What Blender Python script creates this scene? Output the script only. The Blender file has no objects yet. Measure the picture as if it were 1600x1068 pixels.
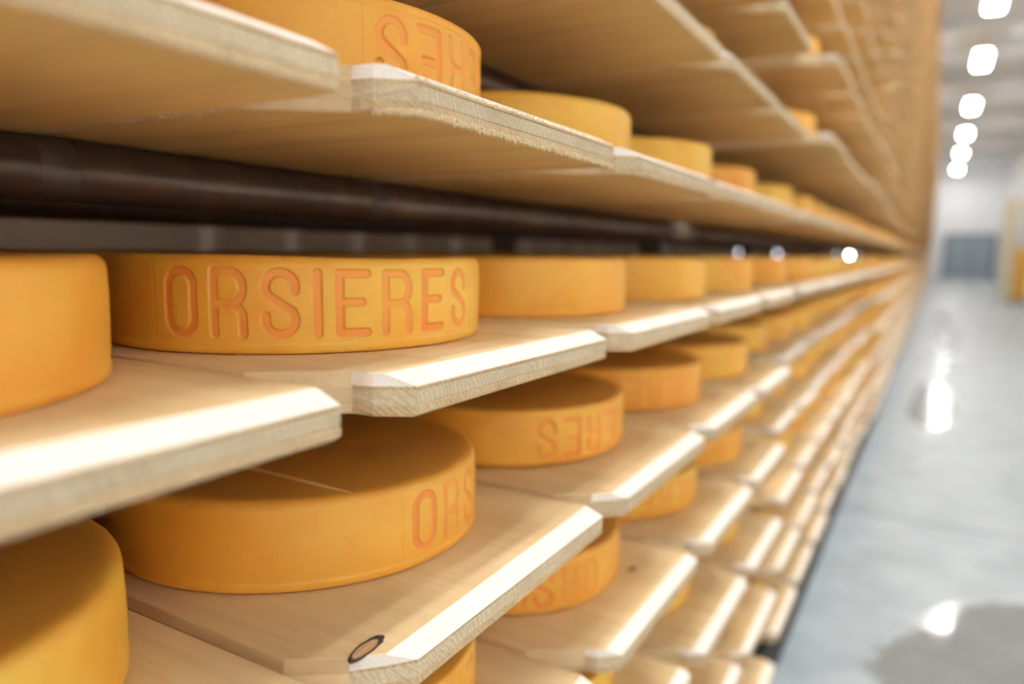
import bpy, bmesh, math, random
import numpy as np
from mathutils import Matrix, Vector, Euler, noise as mnoise

random.seed(11)
scene = bpy.context.scene
COL = scene.collection
PI = math.pi

# ------------------------------------------------------------------ camera
# World: the aisle runs along +Y, the rack's front plane is X = 0 (rack at X < 0), floor Z = 0.
S = 0.26                       # distance of the camera from the rack front (metres)
CAMH = 1.150
CAM = Vector((S, 0.0, CAMH))
F_PX = 1141.76
yaw, pitch, roll = math.radians(29.93), math.radians(-7.108), math.radians(0.869)
fw = Vector((-math.sin(yaw) * math.cos(pitch), math.cos(yaw) * math.cos(pitch), math.sin(pitch)))
rt = Vector((math.cos(yaw), math.sin(yaw), 0.0))
up = rt.cross(fw)
r2 = rt * math.cos(roll) + up * math.sin(roll)
u2 = -rt * math.sin(roll) + up * math.cos(roll)
cd = bpy.data.cameras.new('camera')
cam = bpy.data.objects.new('camera', cd)
COL.objects.link(cam)
M = Matrix((r2, u2, -fw)).transposed().to_4x4()
M.translation = CAM
cam.matrix_world = M
cd.sensor_width = 36.0
cd.lens = 36.0 * F_PX / 1600.0
cd.clip_start = 0.02
cd.clip_end = 200
cd.dof.use_dof = True
cd.dof.focus_distance = 0.505
cd.dof.aperture_fstop = 2.3
scene.camera = cam

# ------------------------------------------------------------------ world, exposure
w = bpy.data.worlds.new('world')
scene.world = w
w.use_nodes = True
w.node_tree.nodes['Background'].inputs[0].default_value = (0.9, 0.95, 1.0, 1)
w.node_tree.nodes['Background'].inputs[1].default_value = 0.02
vs = scene.view_settings
vs.view_transform = 'Standard'
vs.look = 'None'
vs.gamma = 1.0
vs.use_curve_mapping = False
vs.exposure = -0.5
scene.cycles.diffuse_bounces = 8
scene.cycles.glossy_bounces = 4
scene.cycles.max_bounces = 10
scene.cycles.sample_clamp_indirect = 8.0
LAMP_L = 108.0                 # radiance of the ceiling lamps' diffusers


FILL_WASH_L = 185.0                 # radiance of the added fill tubes by the right wall


BACK_FILL_L = 60.0                  # radiance of the added fill tubes behind the rack


FILL_ROW_L = 55.0                 # radiance of the added second row's diffusers


def project(p):
    d = Vector(p) - CAM
    z = d.dot(fw)
    if z < 0.02:
        return None
    return (800 + F_PX * d.dot(r2) / z, 534 - F_PX * d.dot(u2) / z, z)


# ------------------------------------------------------------------ materials
class NT:
    def __init__(self, name):
        self.m = bpy.data.materials.new(name)
        self.m.use_nodes = True
        self.t = self.m.node_tree
        self.b = self.t.nodes['Principled BSDF']

    def n(self, kind, **kw):
        nd = self.t.nodes.new(kind)
        for k, v in kw.items():
            if k.startswith('i_'):
                key = k[2:].replace('_', ' ')
                nd.inputs[int(key) if key.isdigit() else key].default_value = v
            else:
                setattr(nd, k, v)
        return nd

    def l(self, a, b):
        self.t.links.new(a, b)

    def mix(self, fac, a, b, blend='MIX'):
        nd = self.n('ShaderNodeMix', data_type='RGBA', blend_type=blend)
        for sock, v in ((nd.inputs[0], fac), (nd.inputs[6], a), (nd.inputs[7], b)):
            if isinstance(v, (int, float)):
                sock.default_value = v
            elif isinstance(v, tuple):
                sock.default_value = (*v, 1) if len(v) == 3 else v
            else:
                self.l(v, sock)
        return nd.outputs[2]

    def math(self, op, a, b=None, clamp=False):
        nd = self.n('ShaderNodeMath', operation=op, use_clamp=clamp)
        for i, v in enumerate((a, b)):
            if v is None:
                continue
            if isinstance(v, (int, float)):
                nd.inputs[i].default_value = v
            else:
                self.l(v, nd.inputs[i])
        return nd.outputs[0]

    def ramp(self, fac, stops):
        nd = self.n('ShaderNodeValToRGB')
        el = nd.color_ramp.elements
        while len(el) < len(stops):
            el.new(0.5)
        for e, (p, c) in zip(el, stops):
            e.position = p
            e.color = (*c, 1) if len(c) == 3 else c
        self.l(fac, nd.inputs[0])
        return nd.outputs[0]

    def bump(self, h, strength, dist):
        nd = self.n('ShaderNodeBump')
        nd.inputs['Strength'].default_value = strength
        nd.inputs['Distance'].default_value = dist
        self.l(h, nd.inputs['Height'])
        self.l(nd.outputs[0], self.b.inputs['Normal'])


def srgb(r, g, b):
    f = lambda c: (c / 255 / 12.92) if c / 255 <= 0.04045 else ((c / 255 + 0.055) / 1.055) ** 2.4
    return (f(r), f(g), f(b))


def random_coords(t, scale):
    """object coordinates shifted by a random amount per object"""
    tc = t.n('ShaderNodeTexCoord')
    oi = t.n('ShaderNodeObjectInfo')
    off = t.n('ShaderNodeVectorMath', operation='SCALE')
    cmb = t.n('ShaderNodeCombineXYZ')
    t.l(oi.outputs['Random'], cmb.inputs[0])
    t.l(t.math('FRACT', t.math('MULTIPLY', oi.outputs['Random'], 17.3)), cmb.inputs[1])
    t.l(t.math('FRACT', t.math('MULTIPLY', oi.outputs['Random'], 71.7)), cmb.inputs[2])
    t.l(cmb.outputs[0], off.inputs[0])
    off.inputs['Scale'].default_value = 9.0
    add = t.n('ShaderNodeVectorMath', operation='ADD')
    t.l(tc.outputs['Object'], add.inputs[0])
    t.l(off.outputs[0], add.inputs[1])
    mp = t.n('ShaderNodeMapping')
    mp.inputs['Scale'].default_value = scale
    t.l(add.outputs[0], mp.inputs[0])
    return mp.outputs[0], oi.outputs['Random'], tc.outputs['Object']


def wood_face(name, light, mid, dark, streak=0.6, tint=0.25):
    t = NT(name)
    v, rnd, obj = random_coords(t, (1.6, 34.0, 34.0))
    n1 = t.n('ShaderNodeTexNoise', i_Scale=1.0, i_Detail=5.0, i_Roughness=0.6)
    t.l(v, n1.inputs['Vector'])
    v2, _, _ = random_coords(t, (3.0, 5.0, 5.0))
    n2 = t.n('ShaderNodeTexNoise', i_Scale=1.0, i_Detail=3.0)
    t.l(v2, n2.inputs['Vector'])
    v3, _, _ = random_coords(t, (9.0, 260.0, 260.0))
    n3 = t.n('ShaderNodeTexNoise', i_Scale=1.0, i_Detail=3.0)
    t.l(v3, n3.inputs['Vector'])
    c = t.ramp(n1.outputs['Fac'], [(0.32, dark), (0.5, mid), (0.68, light)])
    c2 = t.ramp(n2.outputs['Fac'], [(0.3, dark), (0.7, light)])
    c = t.mix(0.35, c, c2)
    c = t.mix(streak * 0.5, c, t.ramp(n3.outputs['Fac'], [(0.3, dark), (0.65, light)]))
    hs = t.n('ShaderNodeHueSaturation')
    t.l(t.math('ADD', t.math('MULTIPLY', rnd, tint), 1.0 - tint / 2), hs.inputs['Value'])
    t.l(c, hs.inputs['Color'])
    t.l(hs.outputs[0], t.b.inputs['Base Color'])
    t.b.inputs['Roughness'].default_value = 0.75
    t.b.inputs['Specular IOR Level'].default_value = 0.25
    t.bump(t.math('ADD', n1.outputs['Fac'], n3.outputs['Fac']), 0.25, 0.0006)
    return t.m


def wood_cut(name, light, dark, ring=0.5, rough_bump=0.4, gap=330.0, vary=0.16):
    """freshly cut end: growth rings as arcs, rough saw marks"""
    t = NT(name)
    v, rnd, obj = random_coords(t, (1.0, 1.0, 1.0))
    mp = t.n('ShaderNodeMapping')
    mp.inputs['Location'].default_value = (0, 0.05, 0.05)
    mp.inputs['Scale'].default_value = (0.05, 1.0, 1.0)
    t.l(obj, mp.inputs[0])
    nz = t.n('ShaderNodeTexNoise', i_Scale=14.0, i_Detail=2.0)
    t.l(v, nz.inputs['Vector'])
    mx = t.n('ShaderNodeVectorMath', operation='MULTIPLY_ADD')
    t.l(nz.outputs['Color'], mx.inputs[0])
    mx.inputs[1].default_value = (0.05, 0.05, 0.05)
    t.l(mp.outputs[0], mx.inputs[2])
    ln = t.n('ShaderNodeVectorMath', operation='LENGTH')
    t.l(mx.outputs[0], ln.inputs[0])
    saw = t.math('FRACT', t.math('MULTIPLY', ln.outputs['Value'], gap))
    line = t.math('POWER', saw, 5.0)
    n2 = t.n('ShaderNodeTexNoise', i_Scale=420.0, i_Detail=3.0, i_Roughness=0.65)
    t.l(v, n2.inputs['Vector'])
    n3 = t.n('ShaderNodeTexNoise', i_Scale=30.0, i_Detail=2.0)
    t.l(v, n3.inputs['Vector'])
    c = t.mix(t.math('MULTIPLY', line, ring), light, dark)
    c = t.mix(t.math('MULTIPLY', t.math('SUBTRACT', n2.outputs['Fac'], 0.35, True), 0.9), c, dark)
    c = t.mix(t.math('MULTIPLY', t.math('SUBTRACT', n3.outputs['Fac'], 0.45, True), 0.8), c, dark)
    hs = t.n('ShaderNodeHueSaturation')
    t.l(t.math('ADD', t.math('MULTIPLY', rnd, vary), 1.0 - vary / 2), hs.inputs['Value'])
    t.l(c, hs.inputs['Color'])
    t.l(hs.outputs[0], t.b.inputs['Base Color'])
    t.b.inputs['Roughness'].default_value = 0.85
    t.b.inputs['Specular IOR Level'].default_value = 0.2
    sp = t.n('ShaderNodeSeparateXYZ')
    t.l(obj, sp.inputs[0])
    dg = t.math('ADD', t.math('ADD', sp.outputs[1], t.math('MULTIPLY', sp.outputs[2], 0.8)), t.math('MULTIPLY', n3.outputs['Fac'], 0.004))
    sawm = t.math('SINE', t.math('MULTIPLY', dg, 2300.0))
    t.bump(t.math('ADD', t.math('ADD', n2.outputs['Fac'], t.math('MULTIPLY', line, 0.5)), t.math('MULTIPLY', sawm, 0.12)), rough_bump, 0.0012)
    return t.m


def plain(name, col, rough=0.5, metal=0.0, spec=0.5, var=0.0, scale=6.0):
    t = NT(name)
    if var:
        v, rnd, obj = random_coords(t, (1, 1, 1))
        n1 = t.n('ShaderNodeTexNoise', i_Scale=scale, i_Detail=5.0)
        t.l(v, n1.inputs['Vector'])
        d = tuple(c * (1 - var) for c in col)
        li = tuple(min(1, c * (1 + var * 0.5)) for c in col)
        t.l(t.ramp(n1.outputs['Fac'], [(0.3, d), (0.7, li)]), t.b.inputs['Base Color'])
    else:
        t.b.inputs['Base Color'].default_value = (*col, 1)
    t.b.inputs['Roughness'].default_value = rough
    t.b.inputs['Metallic'].default_value = metal
    t.b.inputs['Specular IOR Level'].default_value = spec
    return t.m


def emissive(name, col, strength):
    t = NT(name)
    t.b.inputs['Base Color'].default_value = (0.9, 0.9, 0.9, 1)
    t.b.inputs['Emission Color'].default_value = (*col, 1)
    t.b.inputs['Emission Strength'].default_value = strength
    return t.m


def cheese_material():
    t = NT('cheese_rind')
    v, rnd, obj = random_coords(t, (1, 1, 1))
    n1 = t.n('ShaderNodeTexNoise', i_Scale=14.0, i_Detail=4.0, i_Roughness=0.55)
    t.l(v, n1.inputs['Vector'])
    n2 = t.n('ShaderNodeTexNoise', i_Scale=120.0, i_Detail=4.0, i_Roughness=0.6)
    t.l(v, n2.inputs['Vector'])
    n3 = t.n('ShaderNodeTexNoise', i_Scale=520.0, i_Detail=2.0)
    t.l(v, n3.inputs['Vector'])
    yel = srgb(244, 199, 84)
    org = srgb(238, 176, 62)
    c = t.ramp(n1.outputs['Fac'], [(0.34, org), (0.62, yel)])
    c = t.mix(t.math('MULTIPLY', t.math('SUBTRACT', rnd, 0.25, True), 0.65), c, srgb(238, 158, 64))
    c = t.mix(t.math('MULTIPLY', t.math('SUBTRACT', n2.outputs['Fac'], 0.5, True), 0.7), c, srgb(228, 156, 62))
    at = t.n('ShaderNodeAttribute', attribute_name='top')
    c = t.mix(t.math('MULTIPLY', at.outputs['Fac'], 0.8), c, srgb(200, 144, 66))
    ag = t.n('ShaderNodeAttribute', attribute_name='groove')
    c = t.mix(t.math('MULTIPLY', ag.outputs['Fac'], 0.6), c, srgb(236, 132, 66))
    t.l(c, t.b.inputs['Base Color'])
    t.b.inputs['Roughness'].default_value = 0.42
    t.b.inputs['Specular IOR Level'].default_value = 0.4
    t.b.inputs['Subsurface Weight'].default_value = 0.18
    t.b.inputs['Subsurface Radius'].default_value = (1.0, 0.45, 0.15)
    t.b.inputs['Subsurface Scale'].default_value = 0.006
    t.bump(t.math('ADD', t.math('MULTIPLY', n2.outputs['Fac'], 0.8), t.math('MULTIPLY', n3.outputs['Fac'], 0.4)), 0.22, 0.0007)
    return t.m


MAT = {}
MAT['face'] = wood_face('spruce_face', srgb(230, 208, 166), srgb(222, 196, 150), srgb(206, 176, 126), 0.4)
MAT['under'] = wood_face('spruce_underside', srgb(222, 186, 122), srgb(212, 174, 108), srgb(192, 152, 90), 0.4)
MAT['side'] = wood_face('spruce_side', srgb(226, 202, 162), srgb(216, 190, 148), srgb(198, 168, 124), 0.4)
MAT['bevel'] = wood_cut('spruce_fresh_slope', srgb(253, 247, 238), srgb(242, 224, 200), 0.15, 0.25, 330.0, 0.0)
MAT['end'] = wood_cut('spruce_end_grain', srgb(214, 188, 148), srgb(132, 96, 56), 0.18, 0.9, 240.0)
MAT['core'] = wood_cut('spruce_core_end', srgb(218, 200, 168), srgb(134, 112, 80), 0.36, 0.6, 260.0)
MAT['cheese'] = cheese_material()
MAT['seam'] = plain('rind_ridge', srgb(238, 196, 122), 0.5)
MAT['rail'] = plain('brown_steel_tube', srgb(112, 94, 78), 0.3, 0.55, 0.5, 0.2, 30)
MAT['post'] = plain('grey_steel_post', srgb(120, 116, 112), 0.45, 0.6, 0.5, 0.2, 12)
MAT['clip'] = plain('grey_plastic_pad', srgb(104, 92, 80), 0.4, 0.5, 0.4, 0.2, 40)
MAT['knot'] = wood_face('knot_wood', srgb(186, 152, 116), srgb(160, 122, 88), srgb(120, 88, 62), 0.9)
MAT['knot_ring'] = plain('knot_bark', srgb(52, 32, 24), 0.85)
MAT['fibre'] = plain('wood_fibre', srgb(240, 224, 190), 0.8)
MAT['white'] = plain('white_paint', srgb(236, 238, 240), 0.6, 0, 0.3, 0.05, 2)
MAT['wall'] = plain('wall_panel_white', srgb(240, 243, 246), 0.5, 0, 0.4, 0.05, 0.7)
MAT['brownwall'] = plain('back_panel_brown', srgb(226, 212, 198), 0.7, 0, 0.3, 0.08, 2)
MAT['stud'] = plain('back_stud', srgb(240, 228, 214), 0.6, 0, 0.3)
MAT['ceil'] = plain('ceiling_paint', srgb(226, 232, 238), 0.7, 0, 0.3, 0.06, 1.2)
MAT['door'] = plain('grey_door', srgb(160, 174, 188), 0.4, 0.0, 0.5, 0.08, 1.5)
MAT['doorframe'] = plain('dark_door_frame', srgb(124, 136, 148), 0.4)
MAT['dark'] = plain('dark_plinth', srgb(42, 40, 36), 0.7, 0, 0.3, 0.2, 5)
MAT['cream'] = plain('cream_paint', srgb(226, 220, 192), 0.5, 0, 0.4, 0.06, 3)
MAT['lamp'] = emissive('lamp_diffuser', (1.0, 0.98, 0.95), LAMP_L)
MAT['wash'] = emissive('fill_wash_tube', (1.0, 0.98, 0.95), FILL_WASH_L)
MAT['back_fill'] = emissive('passage_fill_tube', (1.0, 0.95, 0.9), BACK_FILL_L)
MAT['fill_row'] = emissive('fill_row_diffuser', (1.0, 0.98, 0.95), FILL_ROW_L)
MAT['bulk'] = emissive('bulkhead_glass', (0.9, 0.95, 1.0), 260.0)
MAT['bulk_dim'] = emissive('bulkhead_glass_dim', (0.8, 0.85, 1.0), 9.0)
MAT['housing'] = plain('lamp_housing', srgb(220, 222, 224), 0.4)
MAT['duct'] = plain('galvanised_conduit', srgb(200, 202, 206), 0.35, 0.5)


def floor_material():
    t = NT('wet_concrete')
    tc = t.n('ShaderNodeTexCoord')
    n1 = t.n('ShaderNodeTexNoise', i_Scale=1.4, i_Detail=6.0, i_Roughness=0.55)
    n2 = t.n('ShaderNodeTexNoise', i_Scale=4.0, i_Detail=8.0, i_Roughness=0.6)
    for n in (n1, n2):
        t.l(tc.outputs['Object'], n.inputs['Vector'])
    sx = t.n('ShaderNodeSeparateXYZ')
    t.l(tc.outputs['Object'], sx.inputs[0])
    # wet patches on the aisle: a large puddle near the camera, a smaller one farther on
    def patch(cx, cy, ax, ay, amp):
        dx = t.math('MULTIPLY', t.math('SUBTRACT', sx.outputs[0], cx), 1.0 / ax)
        dy = t.math('MULTIPLY', t.math('SUBTRACT', sx.outputs[1], cy), 1.0 / ay)
        rad = t.math('SQRT', t.math('ADD', t.math('MULTIPLY', dx, dx), t.math('MULTIPLY', dy, dy)))
        pm = t.math('ADD', rad, t.math('MULTIPLY', t.math('SUBTRACT', n1.outputs['Fac'], 0.5), amp))
        return t.ramp(pm, [(0.93, (1, 1, 1)), (1.0, (0, 0, 0))])
    pud = patch(1.0, 1.75, 0.95, 1.2, 0.9)
    p2 = t.math('MAXIMUM', patch(0.3, 6.5, 0.16, 1.3, 1.6), patch(0.42, 13.5, 0.2, 5.0, 1.8))
    pud2 = t.math('MAXIMUM', pud, p2)
    c = t.ramp(n2.outputs['Fac'], [(0.3, srgb(148, 160, 168)), (0.7, srgb(180, 192, 200))])
    c = t.mix(t.math('ADD', t.math('MULTIPLY', pud, 0.62), t.math('MULTIPLY', p2, 0.08), True), c, srgb(120, 116, 110))
    t.l(c, t.b.inputs['Base Color'])
    r = t.mix(p2, (0.42, 0.42, 0.42), (0.13, 0.13, 0.13))
    r = t.mix(pud, r, (0.05, 0.05, 0.05))
    t.l(r, t.b.inputs['Roughness'])
    t.b.inputs['Specular IOR Level'].default_value = 0.5
    t.bump(n2.outputs['Fac'], 0.02, 0.01)
    return t.m


MAT['floor'] = floor_material()


# ------------------------------------------------------------------ mesh helpers
def mesh_from(name, verts, faces, mats, fm=None, smooth=False):
    me = bpy.data.meshes.new(name)
    me.from_pydata([tuple(v) for v in verts], [], faces)
    for m in mats:
        me.materials.append(m)
    if fm is not None:
        me.polygons.foreach_set('material_index', fm)
    if smooth:
        me.polygons.foreach_set('use_smooth', [True] * len(me.polygons))
    me.update()
    return me


def link(name, me, parent=None, loc=(0, 0, 0), rot=(0, 0, 0)):
    o = bpy.data.objects.new(name, me)
    COL.objects.link(o)
    if parent is not None:
        o.parent = parent
    o.location = loc
    o.rotation_euler = rot
    return o


def tag(o, label=None, cat=None, group=None, kind=None):
    if label:
        o['label'] = label
    if cat:
        o['category'] = cat
    if group:
        o['group'] = group
    if kind:
        o['kind'] = kind
    return o


class MB:
    def __init__(self):
        self.v, self.f, self.m = [], [], []

    def box(self, x0, x1, y0, y1, z0, z1, m=0):
        b = len(self.v)
        self.v += [(x, y, z) for z in (z0, z1) for y in (y0, y1) for x in (x0, x1)]
        for q in ((0, 2, 3, 1), (4, 5, 7, 6), (0, 1, 5, 4), (2, 6, 7, 3), (0, 4, 6, 2), (1, 3, 7, 5)):
            self.f.append([b + i for i in q])
            self.m.append(m)
        return self

    def tube(self, p0, p1, r, seg=16, m=0):
        p0, p1 = Vector(p0), Vector(p1)
        d = (p1 - p0).normalized()
        a = d.orthogonal().normalized()
        c = d.cross(a)
        b = len(self.v)
        for p in (p0, p1):
            for i in range(seg):
                t = 2 * PI * i / seg
                self.v.append(tuple(p + (a * math.cos(t) + c * math.sin(t)) * r))
        for i in range(seg):
            j = (i + 1) % seg
            self.f.append([b + i, b + j, b + seg + j, b + seg + i])
            self.m.append(m)
        self.f.append([b + i for i in range(seg)][::-1])
        self.f.append([b + seg + i for i in range(seg)])
        self.m += [m, m]
        return self

    def mesh(self, name, mats, smooth=False):
        return mesh_from(name, self.v, self.f, mats, self.m, smooth)


def bevelled(me, width, seg=2):
    bm = bmesh.new()
    bm.from_mesh(me)
    bmesh.ops.bevel(bm, geom=bm.edges[:], offset=width, segments=seg, affect='EDGES', clamp_overlap=True)
    bm.to_mesh(me)
    bm.free()
    return me


# ------------------------------------------------------------------ room
YN, YF, XL, XR, ZC = -7.0, 48.6, -1.75, 3.45, 6.4


def struct(name, me):
    return tag(link(name, me), kind='structure')


floor_o = struct('floor', MB().box(-3.0, XR, YN, YF, -0.2, 0.0).mesh('floor', [MAT['floor']]))
joint_me = MB().box(-0.2, XR, -0.007, 0.007, 0.0, 0.0008).mesh('floor_joint', [plain('joint_filler', srgb(88, 86, 84), 0.6)])
for k in range(8):
    link('floor_joint', joint_me, floor_o, (0, 3.57 + 6.0 * k, 0))
struct('ceiling', MB().box(XL - 0.1, XR, YN, YF, ZC, ZC + 0.2).mesh('ceiling', [MAT['ceil']]))
struct('wall_back', MB().box(XL - 0.1, XR + 0.1, YF, YF + 0.2, 0, ZC).mesh('wall', [MAT['wall']]))
struct('wall_front', MB().box(XL - 0.1, XR + 0.1, YN - 0.2, YN, 0, ZC).mesh('wall', [MAT['wall']]))
struct('wall_right', MB().box(XR, XR + 0.2, YN, YF, 0, ZC).mesh('wall', [MAT['wall']]))
wl = struct('wall_left', MB().box(XL - 0.1, XL, YN, YF, 0, ZC).mesh('wall', [MAT['brownwall']]))
stud_me = MB().box(0, 0.03, -0.02, 0.02, 0, ZC).mesh('wall_stud', [MAT['stud']])
for k in range(16):
    o = link('wall_stud', stud_me, wl, (XL, 1.55 + 0.345 * k, 0))
# ceiling beams
beam_me = MB().box(XL, XR, -0.12, 0.12, ZC - 0.28, ZC).mesh('beam', [MAT['ceil']])
for k in range(14):
    tag(link('trim_%d' % (k + 1), beam_me, None, (0, 7.4 + 3.05 * k, 0)), kind='structure')

# far door
dm = MB().box(0.72, 2.86, YF - 0.06, YF, 0.02, 2.25).mesh('door', [MAT['door']])
d1 = tag(link('door_1', dm), kind='structure')
link('door_frame', MB().box(0.52, 0.72, YF - 0.12, YF, 0, 2.45).box(2.86, 3.06, YF - 0.12, YF, 0, 2.45)
     .box(0.52, 3.06, YF - 0.12, YF, 2.25, 2.45).box(1.76, 1.82, YF - 0.08, YF - 0.06, 0.02, 2.25).mesh('door_frame', [MAT['doorframe']]), d1)
link('door_handle', MB().tube((1.70, YF - 0.14, 0.95), (1.70, YF - 0.14, 1.25), 0.02, 8).mesh('door_handle', [MAT['post']]), d1)

# ------------------------------------------------------------------ ceiling lamps
lamp_h = MB().box(-0.15, 0.15, -0.78, 0.78, 0.03, 0.12).mesh('housing', [MAT['housing']])
bevelled(lamp_h, 0.012, 2)
lamp_d = MB().box(-0.13, 0.13, -0.75, 0.75, 0.0, 0.03).mesh('diffuser', [MAT['lamp']])
lamp_c = MB().tube((0, -0.5, 0.12), (0, -0.5, ZC - CAMH - 4.6), 0.008, 6).mesh('suspension_cable', [MAT['post']])
lamp_ys = [-3.6, 2.6, 9.2, 16.2, 21.0, 27.1, 33.0, 39.0, 46.0]
lamp_words = ['first', 'second', 'third', 'first', 'second', 'third', 'fourth', 'fifth', 'sixth']
for i, y in enumerate(lamp_ys):
    e = link('ceiling_lamp', None, None, (0.83, y, CAMH + 4.6))
    vis = i >= 3
    tag(e, ('long white tube lamp hanging over the aisle, %s lamp from the top of the row' % lamp_words[i]) if vis else
        'long white tube lamp over the aisle behind the picture, %s from the near end' % lamp_words[i], 'lamp', 'tube lamps along the aisle ceiling')
    link('housing', lamp_h, e)
    link('diffuser', lamp_d, e)
    link('suspension_cable', lamp_c, e)
    link('suspension_cable', lamp_c, e, (0, 1.0, 0))

fill_row_d = MB().box(-0.13, 0.13, -0.75, 0.75, 0.0, 0.03).mesh('diffuser', [MAT['fill_row']])
for i, y in enumerate([-3.6, 2.4, 8.2]):  # added second row out of view, extra light for the shelves
    e = link('ceiling_lamp', None, None, (1.5, y, CAMH + 4.6))
    tag(e, 'added fill lamp of the unseen second row over the aisle, %s from the near end' % ['first', 'second', 'third'][i], 'lamp', 'added second row of fill lamps')
    link('housing', lamp_h, e)
    link('diffuser', fill_row_d, e)
    link('suspension_cable', lamp_c, e)
    link('suspension_cable', lamp_c, e, (0, 1.0, 0))
# added fill lights out of view: hooded tubes brighten the right wall for bounce
fill_wash_h = MB().box(-0.15, -0.13, -0.82, 0.82, -0.38, 0.10).box(-0.15, 0.12, -0.82, 0.82, 0.08, 0.10).box(-0.15, 0.12, -0.82, -0.80, -0.2, 0.08).box(-0.15, 0.12, 0.80, 0.82, -0.2, 0.08).mesh('hood', [MAT['housing']])
fill_wash_d = MB().box(-0.05, 0.05, -0.75, 0.75, 0.0, 0.03).mesh('tube', [MAT['wash']])
fill_wash_b = MB().box(0.12, 0.25, -0.03, 0.03, 0.06, 0.10).mesh('bracket', [MAT['post']])
back_fill_d = MB().box(-0.05, 0.05, -0.6, 0.6, 0.0, 0.03).mesh('tube', [MAT['back_fill']])
WORDS = ['first', 'second', 'third', 'fourth', 'fifth', 'sixth', 'seventh']
for i, y in enumerate([-5.0, -2.6, -0.2, 2.2, 4.6, 7.0, 9.4]):
    e = link('fill_wall_washer', None, None, (XR - 0.25, y, 3.6))
    tag(e, 'added hooded fill light by the right wall, %s from the near end' % WORDS[i], 'lamp', 'added fill lights by the right wall')
    link('hood', fill_wash_h, e)
    link('tube', fill_wash_d, e)
    link('bracket', fill_wash_b, e)

for i, y in enumerate([0.5, 3.0, 5.5, 8.0, 10.5, 13.0]):  # added tubes hidden behind the rack, to brighten the back panel
    e = link('ceiling_lamp', None, None, (-1.4, y, ZC - 0.6))
    tag(e, 'added fill tube over the passage behind the rack, %s from the near end' % WORDS[i], 'lamp', 'added fill tubes behind the rack')
    link('housing', lamp_h, e)
    link('tube', back_fill_d, e)
    link('suspension_cable', lamp_c, e, (0, 0, 0))
    link('suspension_cable', lamp_c, e, (0, 1.0, 0))

# ------------------------------------------------------------------ shelf boards
W0 = 1.3595 * S                # board width along the aisle
Y0 = 1.0741 * S
T = 0.026
LB = 1.03                      # board length into the rack
PITCH = 0.6665 * S
ZM = CAMH - 0.3795 * S         # underside of the eye-level boards
ZFIX = {0: -0.3795, 1: 0.2891, -1: -1.0385}


def zlev(n):
    return CAMH + S * ZFIX.get(n, -0.3795 + 0.6665 * n)


GAP_BAY = 0.085


def ycol(k):
    """start of the board in column k (bay gaps every 8 boards; one after column 4, i.e. k = 5 starts a bay)"""
    # k=1 starts at Y0 ; the boards 1..4 end a bay
    return Y0 + (k - 1) * W0 + GAP_BAY * math.floor((k + 3) / 8.0)


GL = 0.006                     # gap on the left of a board


NOTCH = [((-0.085, GL), (-0.036, 0.0445), (-0.021, 0.046)), ((-0.06, GL), (-0.0275, 0.0275), (-0.013, 0.043)), ((-0.085, GL), (-0.034, 0.043), (-0.020, 0.0455))]


def outline(w, front, left, right, c, rc=0.003, var=0):
    """rear-left, notch start, notch, clip start, clip end on the front, front right (rounded), right side, rear right"""
    a, b, d = NOTCH[var]
    f = max(front, 0.0)
    yc = d[1] + (-d[0] - min(f, -d[0] - 0.0004)) / -d[0] * (c - d[1])
    xc = -min(f, -d[0] - 0.0004)
    return [(-LB, a[1] + left), (a[0], a[1] + left), (b[0], b[1] + left), (d[0], d[1] + left * 0.5), (xc, yc), (-front, w - right - rc),
            (-front - rc * 0.3, w - right - rc * 0.3), (-front - rc, w - right), (-LB, w - right)]


def board_layer(levels, mats, name, capb=True, capt=True):
    """levels: list of (z, outline, material of the wall above this level)"""
    v, f, m = [], [], []
    n = len(levels[0][1])
    for z, ol, _ in levels:
        v += [(x, y, z) for x, y in ol]
    for i in range(len(levels) - 1):
        wm = levels[i][2]
        for k in range(n):
            j = (k + 1) % n
            f.append([i * n + k, i * n + j, (i + 1) * n + j, (i + 1) * n + k])
            # walls: 0 left side, 1 clip, 2 front, 3.. right corner, 5 right side, 6 rear
            side = k in (0, 1, 8) or (k == 7 and wm != 1)
            m.append(3 if side else wm)
    # the walk order (rear-left -> front -> right) is counter-clockwise seen from below: flip
    f = [q[::-1] for q in f]
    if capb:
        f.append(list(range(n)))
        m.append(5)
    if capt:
        b = (len(levels) - 1) * n
        f.append([b + k for k in range(n)][::-1])
        m.append(0)
    me = mesh_from(name, v, f, mats, m)
    bm = bmesh.new()
    bm.from_mesh(me)
    bmesh.ops.recalc_face_normals(bm, faces=bm.faces)
    bm.to_mesh(me)
    bm.free()
    return me


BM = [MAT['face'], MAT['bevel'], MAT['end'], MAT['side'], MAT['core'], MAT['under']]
BW = W0 - 0.0015


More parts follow.
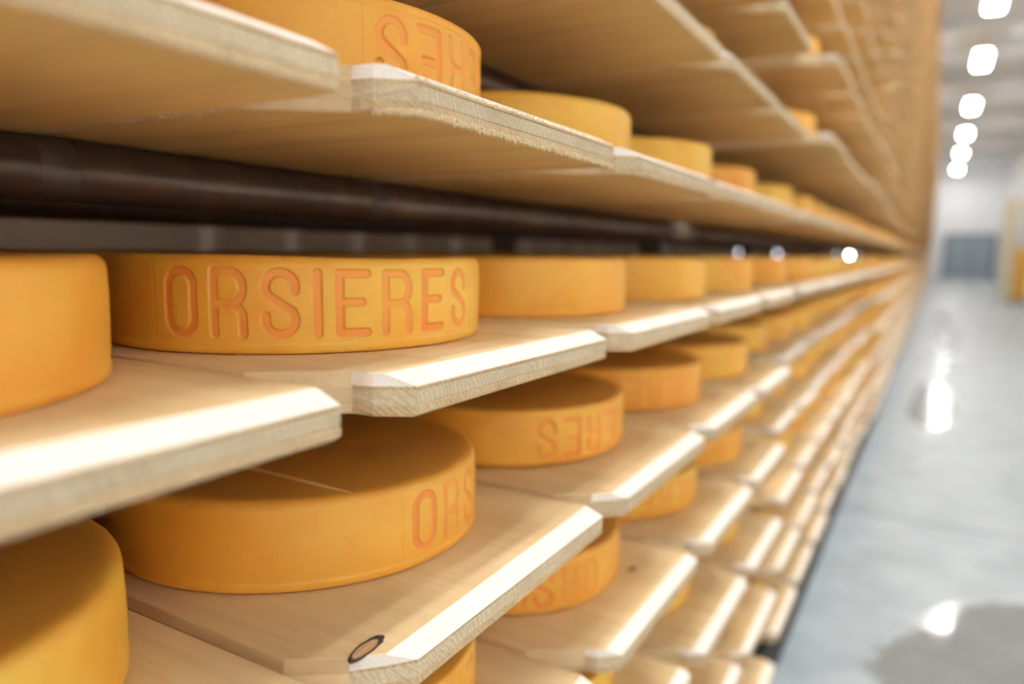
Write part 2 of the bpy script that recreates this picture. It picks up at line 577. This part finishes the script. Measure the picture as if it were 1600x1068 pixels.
def board_layers(var):
    rs = random.Random(50 + var)
    c = 0.061 + rs.uniform(-0.003, 0.003)
    bv = 0.0168 + rs.uniform(-0.002, 0.003)
    g = 0.0006
    o = lambda fr, l, r: outline(BW, fr, l, r, c, 0.003, var)
    zb, zc = 0.0068, 0.0160
    bottom = [(0.0, o(0.0015, 0.002, 0.002), 2), (0.0015, o(0, 0.0, 0.0), 2), (zb - g, o(0.0, 0.0, 0.0), 2), (zb, o(g * 1.6, g, g), 2)]
    core = [(zb, o(g * 1.6, g, g), 4), (zb + g, o(0.0003, 0, 0), 4), (zc - g, o(0.0, 0, 0), 4), (zc, o(g * 1.6, g, g), 4)]
    top = [(zc, o(g * 1.6, g, g), 2), (zc + g, o(0.0, 0, 0), 2), (T - 0.0078, o(0.0, 0, 0), 1), (T - 0.0072, o(0.001, 0.0003, 0.0008), 1),
           (T - 0.0006, o(bv - 0.0015, 0.0010, 0.0018), 1), (T, o(bv, 0.0014, 0.0028), 1)]
    return (board_layer(bottom, BM, 'bottom_layer'), board_layer(core, BM, 'core_layer'), board_layer(top, BM, 'top_layer'))


def board_single(simple=False):
    o = lambda fr, l, r: outline(BW, fr, l, r, 0.061)
    if simple:
        lv = [(0.0, o(0, 0, 0), 2), (T - 0.0076, o(0, 0, 0), 1), (T, o(0.0168, 0.0014, 0.0028), 1)]
    else:
        g = 0.0008
        lv = [(0.0, o(0.0015, 0.002, 0.002), 2), (0.0015, o(0, 0, 0), 2), (0.0066, o(0, 0, 0), 2), (0.0070, o(g, g, g), 4), (0.0074, o(0, 0, 0), 4),
              (0.0158, o(0, 0, 0), 4), (0.0162, o(g, g, g), 2), (0.0166, o(0, 0, 0), 2), (T - 0.0076, o(0, 0, 0), 1), (T - 0.0005, o(0.0156, 0.0010, 0.0018), 1), (T, o(0.0168, 0.0014, 0.0028), 1)]
    return board_layer(lv, BM, 'board')


LAYERS = [board_layers(i) for i in range(3)]
SINGLE = board_single()
SIMPLE = board_single(True)

NCOL, NMAX, NMIN = 124, 24, -5
ORD = ['first', 'second', 'third', 'fourth', 'fifth', 'sixth', 'seventh', 'eighth', 'ninth', 'tenth', 'eleventh', 'twelfth',
       'thirteenth', 'fourteenth', 'fifteenth', 'sixteenth', 'seventeenth', 'eighteenth', 'nineteenth', 'twentieth']
ORD += ['twenty-' + o for o in ORD[:9]] + ['thirtieth'] + ['thirty-' + o for o in ORD[:9]] + ['fortieth']


def shelf_words(n):
    if n == 0:
        return 'eye-level shelf'
    a = ORD[abs(n) - 1]
    if n > 0:
        return a + ' shelf above eye level'
    return 'lowest shelf' if n == NMIN else a + ' shelf below eye level'


def in_frame(k, n):
    y, z = ycol(k), zlev(n)
    hit = 0
    for X in (0, -0.2, -0.45):
        for yy in (y, y + W0 / 2, y + W0):
            p = project((X, yy, z))
            if p and -30 < p[0] < 1630 and -30 < p[1] < 1098:
                hit += 1
    return hit


cand = []
rest = []
for n in range(NMIN, NMAX + 1):
    for k in range(-3, NCOL):
        p = project((0, ycol(k) + W0 / 2, zlev(n)))
        if in_frame(k, n):
            cand.append((ycol(k) + W0 * 0.5, k, n))
        elif ycol(k) + W0 > -1.2:
            rest.append((k, n))
cand.sort(key=lambda c: math.hypot(c[0], (c[2] * PITCH) * 0.9))
NB = 300
chosen = cand[:NB]
rest += [(k, n) for _, k, n in cand[NB:]]
first_col = {}
for _, k, n in chosen:
    first_col[n] = min(first_col.get(n, 99), k)


def jit(k, n, what):
    r = random.Random(k * 7919 + n * 104729 + what * 31)
    return r.uniform(-1, 1)


JZ = {(1, 1): 0.0012}
# the second bay's boards stand a little deeper or further out, shelf by shelf
BAYX = {-1: -0.040, -2: -0.045, -3: -0.026, -4: -0.022, -5: -0.022, 2: 0.036, 3: 0.036}


def board_pos(k, n):
    near = -1 <= k <= 4 and -4 <= n <= 3
    jx = jit(k, n, 1) * (0.002 if near else 0.007)
    jz = JZ.get((k, n), 0.0)
    jy = jit(k, n, 3) * 0.0008
    if 5 <= k <= 12:
        jx += BAYX.get(n, 0.0)
    return (jx, ycol(k) + 0.0015 + jy, zlev(n) + jz)


special = {(1, 1): 'pale spruce board with a furry rough-sawn front edge, first shelf above eye level',
           (1, -1): 'spruce board with a dark oval knot beside its sloped front edge',
           (1, 0): 'spruce board under the cheese wheel with the clearest capital letters',
           (0, 0): 'nearest spruce board of the eye-level shelf, front edge blurred and fibrous',
           (0, 1): 'nearest spruce board of the first shelf above eye level, smooth whitish edge'}
placed_boards = {}
for _, k, n in chosen:
    i = k - first_col[n]
    loc = board_pos(k, n)
    if (k, n) in special:
        lab = special[(k, n)]
    elif i < 8:
        lab = 'pale spruce board, %s in view on the %s' % (ORD[i], shelf_words(n))
    else:
        lab = 'blurred spruce board, %s in view on the %s' % (ORD[i], shelf_words(n))
    grp = 'boards of the ' + shelf_words(n)
    if k <= 6 and n <= 4:
        b = link('shelf_board', None, None, loc)
        L = LAYERS[(k * 3 + n * 5) % 3]
        link('bottom_layer', L[0], b)
        link('core_layer', L[1], b)
        link('top_layer', L[2], b)
    else:
        b = link('shelf_board', SINGLE, None, loc)
    tag(b, lab, 'board', grp)
    placed_boards[(k, n)] = b


def joined(name, meshes_locs, me, label, cat):
    nv, nf = len(me.vertices), len(me.polygons)
    co = np.empty(nv * 3)
    me.vertices.foreach_get('co', co)
    co = co.reshape(-1, 3)
    polys = [list(p.vertices) for p in me.polygons]
    mi = [p.material_index for p in me.polygons]
    V = np.concatenate([co + np.array(l) for l in meshes_locs])
    nm = bpy.data.meshes.new(name)
    nm.from_pydata(V.tolist(), [], [[i + b * nv for i in q] for b in range(len(meshes_locs)) for q in polys])
    for m in me.materials:
        nm.materials.append(m)
    nm.polygons.foreach_set('material_index', mi * len(meshes_locs))
    if me.polygons[0].use_smooth:
        nm.polygons.foreach_set('use_smooth', [True] * len(nm.polygons))
    nm.update()
    return tag(link(name, nm), label, cat, None, 'stuff')


joined('distant_boards', [board_pos(k, n) for k, n in rest], SIMPLE, 'countless tiny spruce boards of the rack, blurred into the far distance', 'boards')

# knots
def knot_mesh(rx, ry, ring=True):
    """flat oval of knot wood with a bark ring, proud of the board by half a millimetre"""
    v, f, m = [], [], []
    seg = 28
    rr = random.Random(4)
    wob = [1 + rr.uniform(-0.06, 0.06) for _ in range(seg)]
    for s, z in ((0.0, 0.0004), (0.5, 0.0005), (0.80, 0.0004), (0.83, 0.0008), (1.0, 0.0009), (1.08, -0.0004)):
        for i in range(seg):
            a = 2 * PI * i / seg
            s2 = s * (wob[i] if s > 0.6 else 1)
            if ring and s >= 1.0 and math.cos(a) > 0.6:
                s2 *= 1.12
            v.append((rx * s2 * math.cos(a), ry * s2 * math.sin(a), z))
    for q in range(5):
        for i in range(seg):
            j = (i + 1) % seg
            f.append([q * seg + i, q * seg + j, (q + 1) * seg + j, (q + 1) * seg + i])
            m.append(1 if q >= 2 else 0)
    return mesh_from('knot', v, f, [MAT['knot'], MAT['knot_ring']], m, True)


kb = placed_boards[(1, -1)]
ko = link('knot', knot_mesh(0.0155, 0.0052), kb, (-0.0265, 1.2394 * S - board_pos(1, -1)[1], T), (0, 0, math.radians(95)))
ko['label'] = 'dark-rimmed oval knot'
if (2, -2) in placed_boards:
    k2 = link('knot', knot_mesh(0.008, 0.004), placed_boards[(2, -2)], (-0.062, 3.4185 * S - board_pos(2, -2)[1], T), (0, 0, 1.3))
    k2['label'] = 'small dark knot'


# wood fibres: torn fringe on sawn edges
def fringe(name, count, path, length, spread, parent, seed, thick=0.00011):
    rr = random.Random(seed)
    v, f = [], []
    for _ in range(count):
        p, dirn = path(rr)
        L = rr.uniform(0.4, 1.0) * length
        d = Vector(dirn) + Vector((rr.uniform(-1, 1), rr.uniform(-1, 1), rr.uniform(-1, 1))) * spread
        d.normalize()
        a = d.orthogonal().normalized() * thick
        c = d.cross(a).normalized() * thick
        mid = Vector(p) + d * L * 0.5 + Vector((rr.uniform(-1, 1), rr.uniform(-1, 1), rr.uniform(-1, 1))) * L * 0.12
        b = len(v)
        for q, s in ((Vector(p), 1.0), (mid, 0.8), (Vector(p) + d * L, 0.25)):
            v += [tuple(q + a * s), tuple(q - a * 0.5 * s + c * s), tuple(q - a * 0.5 * s - c * s)]
        for r in range(2):
            for i in range(3):
                j = (i + 1) % 3
                f.append([b + r * 3 + i, b + r * 3 + j, b + r * 3 + 3 + j, b + r * 3 + 3 + i])
    return tag(link(name, mesh_from(name, v, f, [MAT['fibre']]), parent), kind='stuff')


def path_bottom(rr):
    t = rr.random()
    if t < 0.2:
        s = rr.random()
        return (-0.021 + 0.021 * s, 0.046 + 0.015 * s, rr.uniform(0.0, 0.0025)), (0.5, -0.3, -0.8)
    return (rr.uniform(-0.0006, 0.0003), 0.061 + (BW - 0.064) * rr.random() ** 1.25, rr.uniform(-0.0002, 0.003)), (0.35, -0.25, -0.9)


def path_top(rr):
    return (rr.uniform(-0.002, 0.0), 0.058 + (BW - 0.064) * rr.random() ** 1.3, T - 0.0076 + rr.uniform(-0.0005, 0.001)), (0.7, 0.0, 0.7)


def path_side(rr):
    return (rr.uniform(-0.2, -0.09) if rr.random() < 0.7 else rr.uniform(-0.3, -0.065), GL, rr.uniform(0.0, 0.001)), (0.5, -0.8, -0.5)


fringe('fibre_fringe', 1500, path_bottom, 0.0042, 0.55, placed_boards[(1, 1)], 1, 0.00018)
fringe('fibre_fringe', 900, path_top, 0.0026, 0.6, placed_boards[(1, 1)], 2, 0.00016)
fringe('loose_fibres', 70, path_side, 0.008, 0.9, placed_boards[(1, 1)], 3)
fringe('fibre_fringe', 420, path_top, 0.0014, 0.6, placed_boards[(1, 0)], 5)
fringe('fibre_fringe', 300, path_bottom, 0.0016, 0.5, placed_boards[(0, 0)], 6)

# ------------------------------------------------------------------ cheese wheels
R, H = 0.6034 * S, 0.0665
LW, LH, SW = 0.0258, 0.048, 0.0062     # letter width, height, stroke


def arc(cx, cy, rx, ry, a0, a1, n=12):
    return [(cx + rx * math.cos(math.radians(a0 + (a1 - a0) * i / n)), cy + ry * math.sin(math.radians(a0 + (a1 - a0) * i / n))) for i in range(n + 1)]


def glyphs():
    w, h = LW - SW, LH - SW
    r = w / 2
    G = {}
    G['O'] = [arc(r, h - r, r, r, 0, 180) + arc(r, r, r, r, 180, 360) + [(w, h - r)]]
    q = h * 0.26
    G['R'] = [[(0, 0), (0, h)], [(0, h), (w - q * 0.8, h)] + arc(w - q * 0.8, h - q, q * 0.8, q, 90, -90, 10) + [(0, h - 2 * q)],
              [(w * 0.55, h - 2 * q)] + arc(w * 0.55, h - 2 * q - w * 0.45, w * 0.45, w * 0.45, 90, 0, 8) + [(w, 0)]]
    rs = w / 2
    G['S'] = [arc(rs, h - rs, rs, rs, -15, 90, 8) + arc(rs, h - rs, rs, rs, 90, 215, 10)[1:] + arc(rs, rs, rs, rs, 35, -90, 10) + arc(rs, rs, rs, rs, -90, -195, 8)[1:]]
    G['I'] = [[(0, 0), (0, h)]]
    G['E'] = [[(w, h), (0, h), (0, 0), (w, 0)], [(0, h * 0.52), (w * 0.8, h * 0.52)]]
    return G


def letter_layout():
    G = glyphs()
    pen = 0.0
    out = []
    for ch in 'ORSIERES':
        wd = SW if ch == 'I' else LW
        out.append((ch, pen + SW / 2, pen, pen + wd, G[ch]))
        pen += wd + 0.0086
    total = pen - 0.0086
    return [(c, x - total / 2, a - total / 2, b - total / 2, g) for c, x, a, b, g in out], total


LAY, TEXT_W = letter_layout()
LZ = 0.0108 + SW / 2


def letter_depth(u, z, idx=None):
    """0..1 groove depth at arc length u and height z (numpy arrays)"""
    dmin = np.full(u.shape, 1.0)
    which = np.full(u.shape, -1)
    for li, (ch, x0, a, b, g) in enumerate(LAY):
        sel = (u > a - 0.004) & (u < b + 0.004)
        if not sel.any():
            continue
        uu, zz = u[sel] - x0, z[sel] - LZ
        d = np.full(uu.shape, 1.0)
        for poly in g:
            for (ax, ay), (bx, by) in zip(poly[:-1], poly[1:]):
                ex, ey = bx - ax, by - ay
                l2 = ex * ex + ey * ey + 1e-12
                t = np.clip(((uu - ax) * ex + (zz - ay) * ey) / l2, 0, 1)
                d = np.minimum(d, np.hypot(uu - ax - t * ex, zz - ay - t * ey))
        dmin[sel] = np.minimum(dmin[sel], d)
        wsel = which[sel]
        wsel[d < SW / 2 + 0.0004] = li
        which[sel] = wsel
    s = np.clip((SW / 2 + 0.0005 - dmin) / 0.0013, 0, 1)
    return s * s * (3 - 2 * s), which


def wheel_mesh(name, n_text, n_rest, rows, lettered, seed, depth=0.0017):
    rr = random.Random(seed)
    half = (TEXT_W / 2 + 0.012) / R
    if lettered:
        ang = np.concatenate([np.linspace(-half, half, n_text, endpoint=False), np.linspace(half, 2 * PI - half, n_rest, endpoint=False)])
    else:
        ang = np.linspace(-PI, PI, n_text + n_rest, endpoint=False)
    prof = [(0.0, 0.0, 1), (R * 0.6, 0.0, 1), (R - 0.014, 0.0, 1), (R - 0.0042, 0.0, 0.6), (R - 0.0018, 0.0008, 0.15), (R - 0.0007, 0.0022, 0)]
    fr = 0.0068
    for i in range(rows + 1):
        z = 0.004 + (H - 0.004 - fr) * i / rows
        bulge = 0.0012 * math.sin(PI * z / H)
        rim = 0.0009 / (1 + math.exp((z - 0.0072) * 2600))
        prof.append((R - 0.0008 + bulge - 0.0009 + rim, z, 0))
    for a in (20, 40, 60, 80):
        t = math.radians(a)
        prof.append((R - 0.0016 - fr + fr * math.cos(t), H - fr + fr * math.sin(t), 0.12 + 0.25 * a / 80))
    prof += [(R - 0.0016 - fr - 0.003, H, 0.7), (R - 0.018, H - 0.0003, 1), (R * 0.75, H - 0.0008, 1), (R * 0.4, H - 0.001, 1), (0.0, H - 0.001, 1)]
    pr = np.array(prof)
    nr, na = len(pr), len(ang)
    A, RR = np.meshgrid(ang, pr[:, 0])
    _, ZZ = np.meshgrid(ang, pr[:, 1])
    _, TT = np.meshgrid(ang, pr[:, 2])
    side = (ZZ > 0.0075) & (ZZ < H - 0.004) & (RR > R - 0.006)
    groove = np.zeros_like(A)
    which = np.full(A.shape, -1)
    if lettered:
        am = (A + PI) % (2 * PI) - PI
        g, wh = letter_depth(am * R, ZZ)
        groove = np.where(side, g, 0)
        which = np.where(side, wh, -1)
        # a faint vertical mould seam before and after the word
        for s in (-1, 1):
            us = s * (TEXT_W / 2 + 0.0095)
            sm = np.exp(-((am * R - us) / 0.0007) ** 2) * 0.25
            groove = np.maximum(groove, np.where(side, sm, 0))
    ph = [rr.uniform(0, 6.28) for _ in range(6)]
    lump = 0.0007 * np.sin(2 * A + ph[0]) + 0.0005 * np.sin(3 * A + ph[1]) + 0.00025 * np.sin(7 * A + ph[2] + ZZ * 60)
    sag = 0.0006 * np.sin(2 * A + ph[3]) + 0.0004 * np.sin(5 * A + ph[4])
    Rf = RR + lump * (RR / R) - groove * depth
    Zf = ZZ + np.where(ZZ > H * 0.5, sag * (ZZ / H), 0)
    X, Y = Rf * np.cos(A), Rf * np.sin(A)
    V = np.stack([X, Y, Zf], -1).reshape(-1, 3)
    idx = np.arange(nr * na).reshape(nr, na)
    nx = np.roll(idx, -1, axis=1)
    F = np.stack([idx[:-1], nx[:-1], nx[1:], idx[1:]], -1).reshape(-1, 4)
    fw_ = which[:-1].reshape(-1)
    return V, F, fw_, groove.reshape(-1), TT.reshape(-1)


def build_mesh(name, V, F, groove, top, normals=None):
    me = bpy.data.meshes.new(name)
    me.vertices.add(len(V))
    me.vertices.foreach_set('co', np.ascontiguousarray(V, dtype=np.float32).ravel())
    me.loops.add(len(F) * 4)
    me.polygons.add(len(F))
    me.loops.foreach_set('vertex_index', np.ascontiguousarray(F, dtype=np.int32).ravel())
    me.polygons.foreach_set('loop_start', np.arange(0, len(F) * 4, 4, dtype=np.int32))
    me.polygons.foreach_set('use_smooth', np.ones(len(F), dtype=bool))
    for nm, arr in (('groove', groove), ('top', top)):
        at = me.attributes.new(nm, 'FLOAT', 'POINT')
        at.data.foreach_set('value', np.ascontiguousarray(arr, dtype=np.float32))
    me.materials.append(MAT['cheese'])
    me.update(calc_edges=True)
    me.validate()
    if normals is not None and len(normals) == len(me.vertices):
        me.normals_split_custom_set_from_vertices([tuple(n) for n in normals])
    return me


def sub(V, F, groove, top, N, fmask):
    f = F[fmask]
    used, inv = np.unique(f, return_inverse=True)
    return V[used], inv.reshape(-1, 4), groove[used], top[used], N[used]


def make_wheel(name, n_text, n_rest, rows, seed, split):
    V, F, wh, g, tp = wheel_mesh(name, n_text, n_rest, rows, True, seed)
    full = build_mesh(name, V, F, g, tp)
    if not split:
        return [full]
    N = np.zeros((len(V), 3), dtype=np.float32)
    full.vertices.foreach_get('normal', N.ravel())
    N = np.empty(len(V) * 3, dtype=np.float32)
    full.vertices.foreach_get('normal', N)
    N = N.reshape(-1, 3)
    out = [build_mesh(name, *sub(V, F, g, tp, N, wh < 0)[:4], normals=sub(V, F, g, tp, N, wh < 0)[4])]
    for li in range(len(LAY)):
        s = sub(V, F, g, tp, N, wh == li)
        out.append(build_mesh('letter', *s[:4], normals=s[4]))
    bpy.data.meshes.remove(full)
    return out


HI = make_wheel('rind', 470, 120, 84, 3, True)
MID = make_wheel('cheese_wheel', 260, 90, 40, 8, False)[0]
LOW = [build_mesh('cheese_wheel', *[wheel_mesh('w', 30, 66, 6, False, s)[i] for i in (0, 1, 3, 4)]) for s in (21, 22, 23)]
TINY = build_mesh('cheese_wheel', *[wheel_mesh('w', 0, 20, 1, False, 31)[i] for i in (0, 1, 3, 4)])
# fewer rings for the far ones
tv, tf = [], []
seg = 18
for r_, z_ in ((R - 0.001, 0.0), (R, 0.004), (R, H - 0.007), (R - 0.007, H)):
    tv += [(r_ * math.cos(2 * PI * i / seg), r_ * math.sin(2 * PI * i / seg), z_) for i in range(seg)]
for q in range(3):
    tf += [[q * seg + i, q * seg + (i + 1) % seg, (q + 1) * seg + (i + 1) % seg, (q + 1) * seg + i] for i in range(seg)]
tf.append(list(range(3 * seg, 4 * seg)))
TINY = mesh_from('far_wheel', tv, tf, [MAT['cheese']], None, True)

XW = -0.8558 * S
TOPZ = T + 0.0003


def ywheel(k):
    return ycol(k) + (1.7849 - 1.0741) * S


WHEELS = {  # (column, level): (upside down, angle of the word's middle in degrees)
    (1, 0): (False, -33.7), (1, 1): (True, 21.0), (1, -1): (False, 32.3), (2, -1): (True, -0.6), (2, -2): (True, -57.3),
    (0, 0): (False, 150), (0, -1): (False, 175), (2, 0): (False, 130), (3, -1): (True, -25), (4, -1): (False, 100), (3, -2): (True, -15), (2, 1): (False, 140),
    (3, 1): (True, 160), (3, 0): (False, 170)}
wheel_special = {
    (1, 0): 'golden cheese wheel with the whole capital-letter word in clear view at eye level',
    (1, 1): 'cheese wheel lying upside down, mirrored-looking letters, above the furry-edged board',
    (1, -1): 'large cheese wheel with thin ridge on top and first letters at its side',
    (2, -1): 'cheese wheel with inverted letters just behind the ridged wheel',
    (2, -2): 'shaded cheese wheel with inverted letters under the board with oval knot',
    (0, 0): 'nearest yellow cheese wheel at eye level, plain blurred side',
    (0, -1): 'nearest cheese wheel below eye level, large and dim with orange blurred side',
    (2, 0): 'plain orange-yellow cheese wheel directly beside the clearly lettered wheel'}


def place_wheel(k, n, row=0, detail='low', idx=0):
    flip, deg = WHEELS.get((k, n), (jit(k, n, 5) > 0.2, jit(k, n, 6) * 180)) if row == 0 else (jit(k, n, 7) > 0, jit(k, n, 8) * 180)
    near = (k, n) in WHEELS or k <= 4
    x = XW + (BAYX.get(n, 0.0) if 5 <= k <= 12 else 0.0) - row * 0.322 + jit(k, n, 11 + row) * (0.002 if near else 0.008)
    y = ywheel(k) + jit(k, n, 13 + row) * (0.001 if near else 0.008)
    bx, by, bz = board_pos(k, n)
    z = bz + TOPZ + (H + 0.0009 if flip else 0.0)
    rot = (PI if flip else 0.0, 0.0, math.radians(deg))
    if detail == 'hi':
        o = link('cheese_wheel', HI[0], None, (x, y, z), rot)
        for me in HI[1:]:
            link('letter', me, o)
    else:
        o = link('cheese_wheel', MID if detail == 'mid' else LOW[(k + n) % 3], None, (x, y, z), rot)
    if row:
        lab = 'dim cheese wheel behind the %s front wheel of the %s' % (ORD[idx], shelf_words(n))
        grp = 'second-row wheels of the ' + shelf_words(n)
    else:
        grp = 'front wheels of the ' + shelf_words(n)
        if (k, n) in wheel_special:
            lab = wheel_special[(k, n)]
        elif idx < 8:
            lab = 'orange-yellow cheese wheel, %s in view on the %s' % (ORD[idx], shelf_words(n))
        else:
            lab = 'blurred cheese wheel, %s in view on the %s' % (ORD[idx], shelf_words(n))
    tag(o, lab, 'cheese wheel', grp)
    return o


wheel_done = set()
rules = {0: (0, 26), 1: (1, 26), -1: (0, 24), -2: (1, 22), -3: (2, 20), -4: (3, 18), -5: (4, 16), 2: (3, 12), 3: (4, 10)}
HIS = {(1, 0), (1, 1), (1, -1), (2, -1), (2, -2), (3, -1), (0, 0), (0, -1), (2, 0), (3, -2)}
wobj = {}
for n, (a, b) in rules.items():
    for k in range(a, b):
        det = 'hi' if (k, n) in HIS else ('mid' if k <= 5 else 'low')
        wobj[(k, n)] = place_wheel(k, n, 0, det, k - a)
        wheel_done.add((k, n))
for n, ks in ((0, range(0, 7)), (-1, range(0, 4)), (1, range(1, 3))):
    for k in ks:
        place_wheel(k, n, 1, 'low', k - rules[n][0])

far = [(k, n) for k in range(-2, NCOL) for n in range(NMIN, NMAX + 1) if (k, n) not in wheel_done and not (k <= 0 and n <= 1 and n >= -1 and k >= 0)]
far = [(k, n) for k, n in far if ycol(k) + W0 > -0.4]
joined('distant_wheels', [(XW, ywheel(k), board_pos(k, n)[2] + TOPZ) for k, n in far], TINY,
       'countless orange cheese wheels of the rack, blurred into the far distance', 'cheese wheels')

# thin ridge across the top of the ridged wheel (fold of the pressing cloth)
rw = wobj[(1, -1)]
inv = (Matrix.Translation(rw.location) @ Euler(rw.rotation_euler).to_matrix().to_4x4()).inverted()
zt = zlev(-1) + TOPZ + H - 0.0006
p0, p1 = inv @ Vector((-0.7744 * S - 0.03, 1.5076 * S, zt)), inv @ Vector((-0.4207 * S + 0.015, 1.4969 * S, zt))
rg = MB()
v, f = [], []
N_ = 24
for i in range(N_ + 1):
    p = p0.lerp(p1, i / N_)
    hgt = 0.0016 * math.sin(PI * i / N_) ** 0.4 + 0.0006
    d = (p1 - p0).normalized()
    s = Vector((-d.y, d.x, 0))
    for a_, h_ in ((-0.0021, -0.0012), (-0.0009, hgt), (0.0009, hgt), (0.0021, -0.0012)):
        q = p + s * a_
        v.append((q.x, q.y, q.z + h_))
for i in range(N_):
    for j in range(3):
        f.append([i * 4 + j, i * 4 + j + 1, i * 4 + 5 + j, i * 4 + 4 + j])
rgo = link('ridge', mesh_from('ridge', v, f, [MAT['seam']], None, True), rw)
rgo['label'] = 'thin pale ridge across the top'

# ------------------------------------------------------------------ steel rack that carries the boards
rack = tag(link('storage_rack', None, None, (-0.3, 0, 0)), 'dark steel rack of tubes and posts carrying the rows of spruce boards', 'rack')
XR1, XR2 = -1.13 * S, -0.715
TR = 0.0225
for n in range(NMIN, NMAX + 1):
    for X in (XR1, XR2):
        if n > 6 and X == XR2:
            continue
        link('rail', MB().tube((X + 0.3, -0.9, zlev(n) - TR - 0.0004), (X + 0.3, ycol(NCOL), zlev(n) - TR - 0.0004), TR, 20).mesh('rail', [MAT['rail']], True), rack)
bays = []
k = 5
while k < NCOL:
    bays.append(ycol(k) - GAP_BAY / 2)
    k += 8
bays = [ycol(-3) - GAP_BAY / 2] + bays
post_me = MB().box(-0.03, 0.03, -0.015, 0.015, 0, zlev(NMAX) + 0.12).mesh('post', [MAT['post']])
foot_me = MB().box(-0.06, 0.06, -0.04, 0.04, 0, 0.012).mesh('post_foot', [MAT['post']])
for y in bays:
    for X in (XR1, XR2):
        p = link('post', post_me, rack, (X + 0.3 - 0.055, y, 0))
        link('foot', foot_me, p)
# pads that hold the tubes
pad = MB()
for i in range(17):
    a0, a1 = math.radians(-20 + 220 * i / 17), math.radians(-20 + 220 * (i + 1) / 17)
    for a in (a0,):
        pass
pv, pf = [], []
for yy in (-0.013, 0.013):
    for i in range(17):
        a = math.radians(-35 + 160 * i / 16)
        pv.append(((TR + 0.0012) * math.cos(a), yy, (TR + 0.0012) * math.sin(a) - 0.0016))
for i in range(16):
    pf.append([i, i + 1, 17 + i + 1, 17 + i])
pad_me = mesh_from('tube_clip', pv, pf, [MAT['clip']], None, True)
for y in (1.1215 * S, 2.4253 * S, 6.43 * S, 11.0 * S):
    for n in (1, 0, 2):
        link('tube_clip', pad_me, rack, (XR1 + 0.3, y, zlev(n) - TR))
link('plinth', MB().box(0.3 - 0.9, 0.3 - 0.045, -0.9, ycol(NCOL), 0.0, 0.165).mesh('plinth', [MAT['dark']]), rack)

# ------------------------------------------------------------------ behind the rack: small wall lamps seen over the wheels
bulk_ring = MB().tube((0, 0, 0), (0.03, 0, 0), 0.045, 20).mesh('rim', [MAT['post']])
for i, (yc, bright, zo, lab) in enumerate(((24.0, 0, 0.02, 'dim round wall lamp glimpsed behind the nearest distant wheels'),
                                           (30.5, 0, 0.02, 'faint round wall lamp seen over the wheels, second of the back-wall lamps'),
                                           (50.4, 0, 0.03, 'faint wall lamp just before the bright one behind the rack'),
                                           (58.1, 1, 0.045, 'bright round wall lamp glowing through the gap at eye level'),
                                           (64.0, 0, 0.05, 'dim wall lamp beside the bright one, farthest behind the rack'))):
    e = tag(link('wall_lamp', None, None, (XL + 0.002, yc * S * 1.38, CAMH + 0.013)), lab, 'lamp', 'wall lamps behind the rack')
    link('rim', bulk_ring, e)
    link('glass', MB().tube((0.03, 0, 0), (0.05, 0, 0), 0.03, 20).mesh('glass', [MAT['bulk'] if bright else MAT['bulk_dim']]), e)

# ------------------------------------------------------------------ far right: cream post and a stack of wheels on a dolly
cp = tag(link('cream_post', bevelled(MB().box(-0.15, 0.15, -0.1, 0.1, 0, 2.75).mesh('cream_post', [MAT['cream']]), 0.02, 2), None, (1.90, 24.0, 0)),
         'tall cream-painted square post standing at the right side of the aisle', 'post')
dl = tag(link('dolly', None, None, (2.10, 22.3, 0)), 'dark low dolly under the stack of orange wheels beside the cream post', 'dolly')
link('deck', bevelled(MB().box(-0.2, 0.2, -0.2, 0.2, 0.09, 0.12).mesh('deck', [MAT['dark']]), 0.005, 1), dl)
for sx in (-0.15, 0.15):
    for sy in (-0.15, 0.15):
        link('caster', MB().tube((sx - 0.015, sy, 0.045), (sx + 0.015, sy, 0.045), 0.045, 14).mesh('caster', [MAT['dark']]), dl)
for i in range(19):
    tag(link('cheese_wheel', LOW[i % 3], None, (2.10 + jit(i, 3, 1) * 0.008, 22.3 + jit(i, 3, 2) * 0.008, 0.121 + i * (H + 0.0012)), (0, 0, i * 1.3)),
        'blurred orange cheese wheel, %s from the floor in the stack beside the cream post' % ORD[i], 'cheese wheel', 'stacked wheels on the dolly')
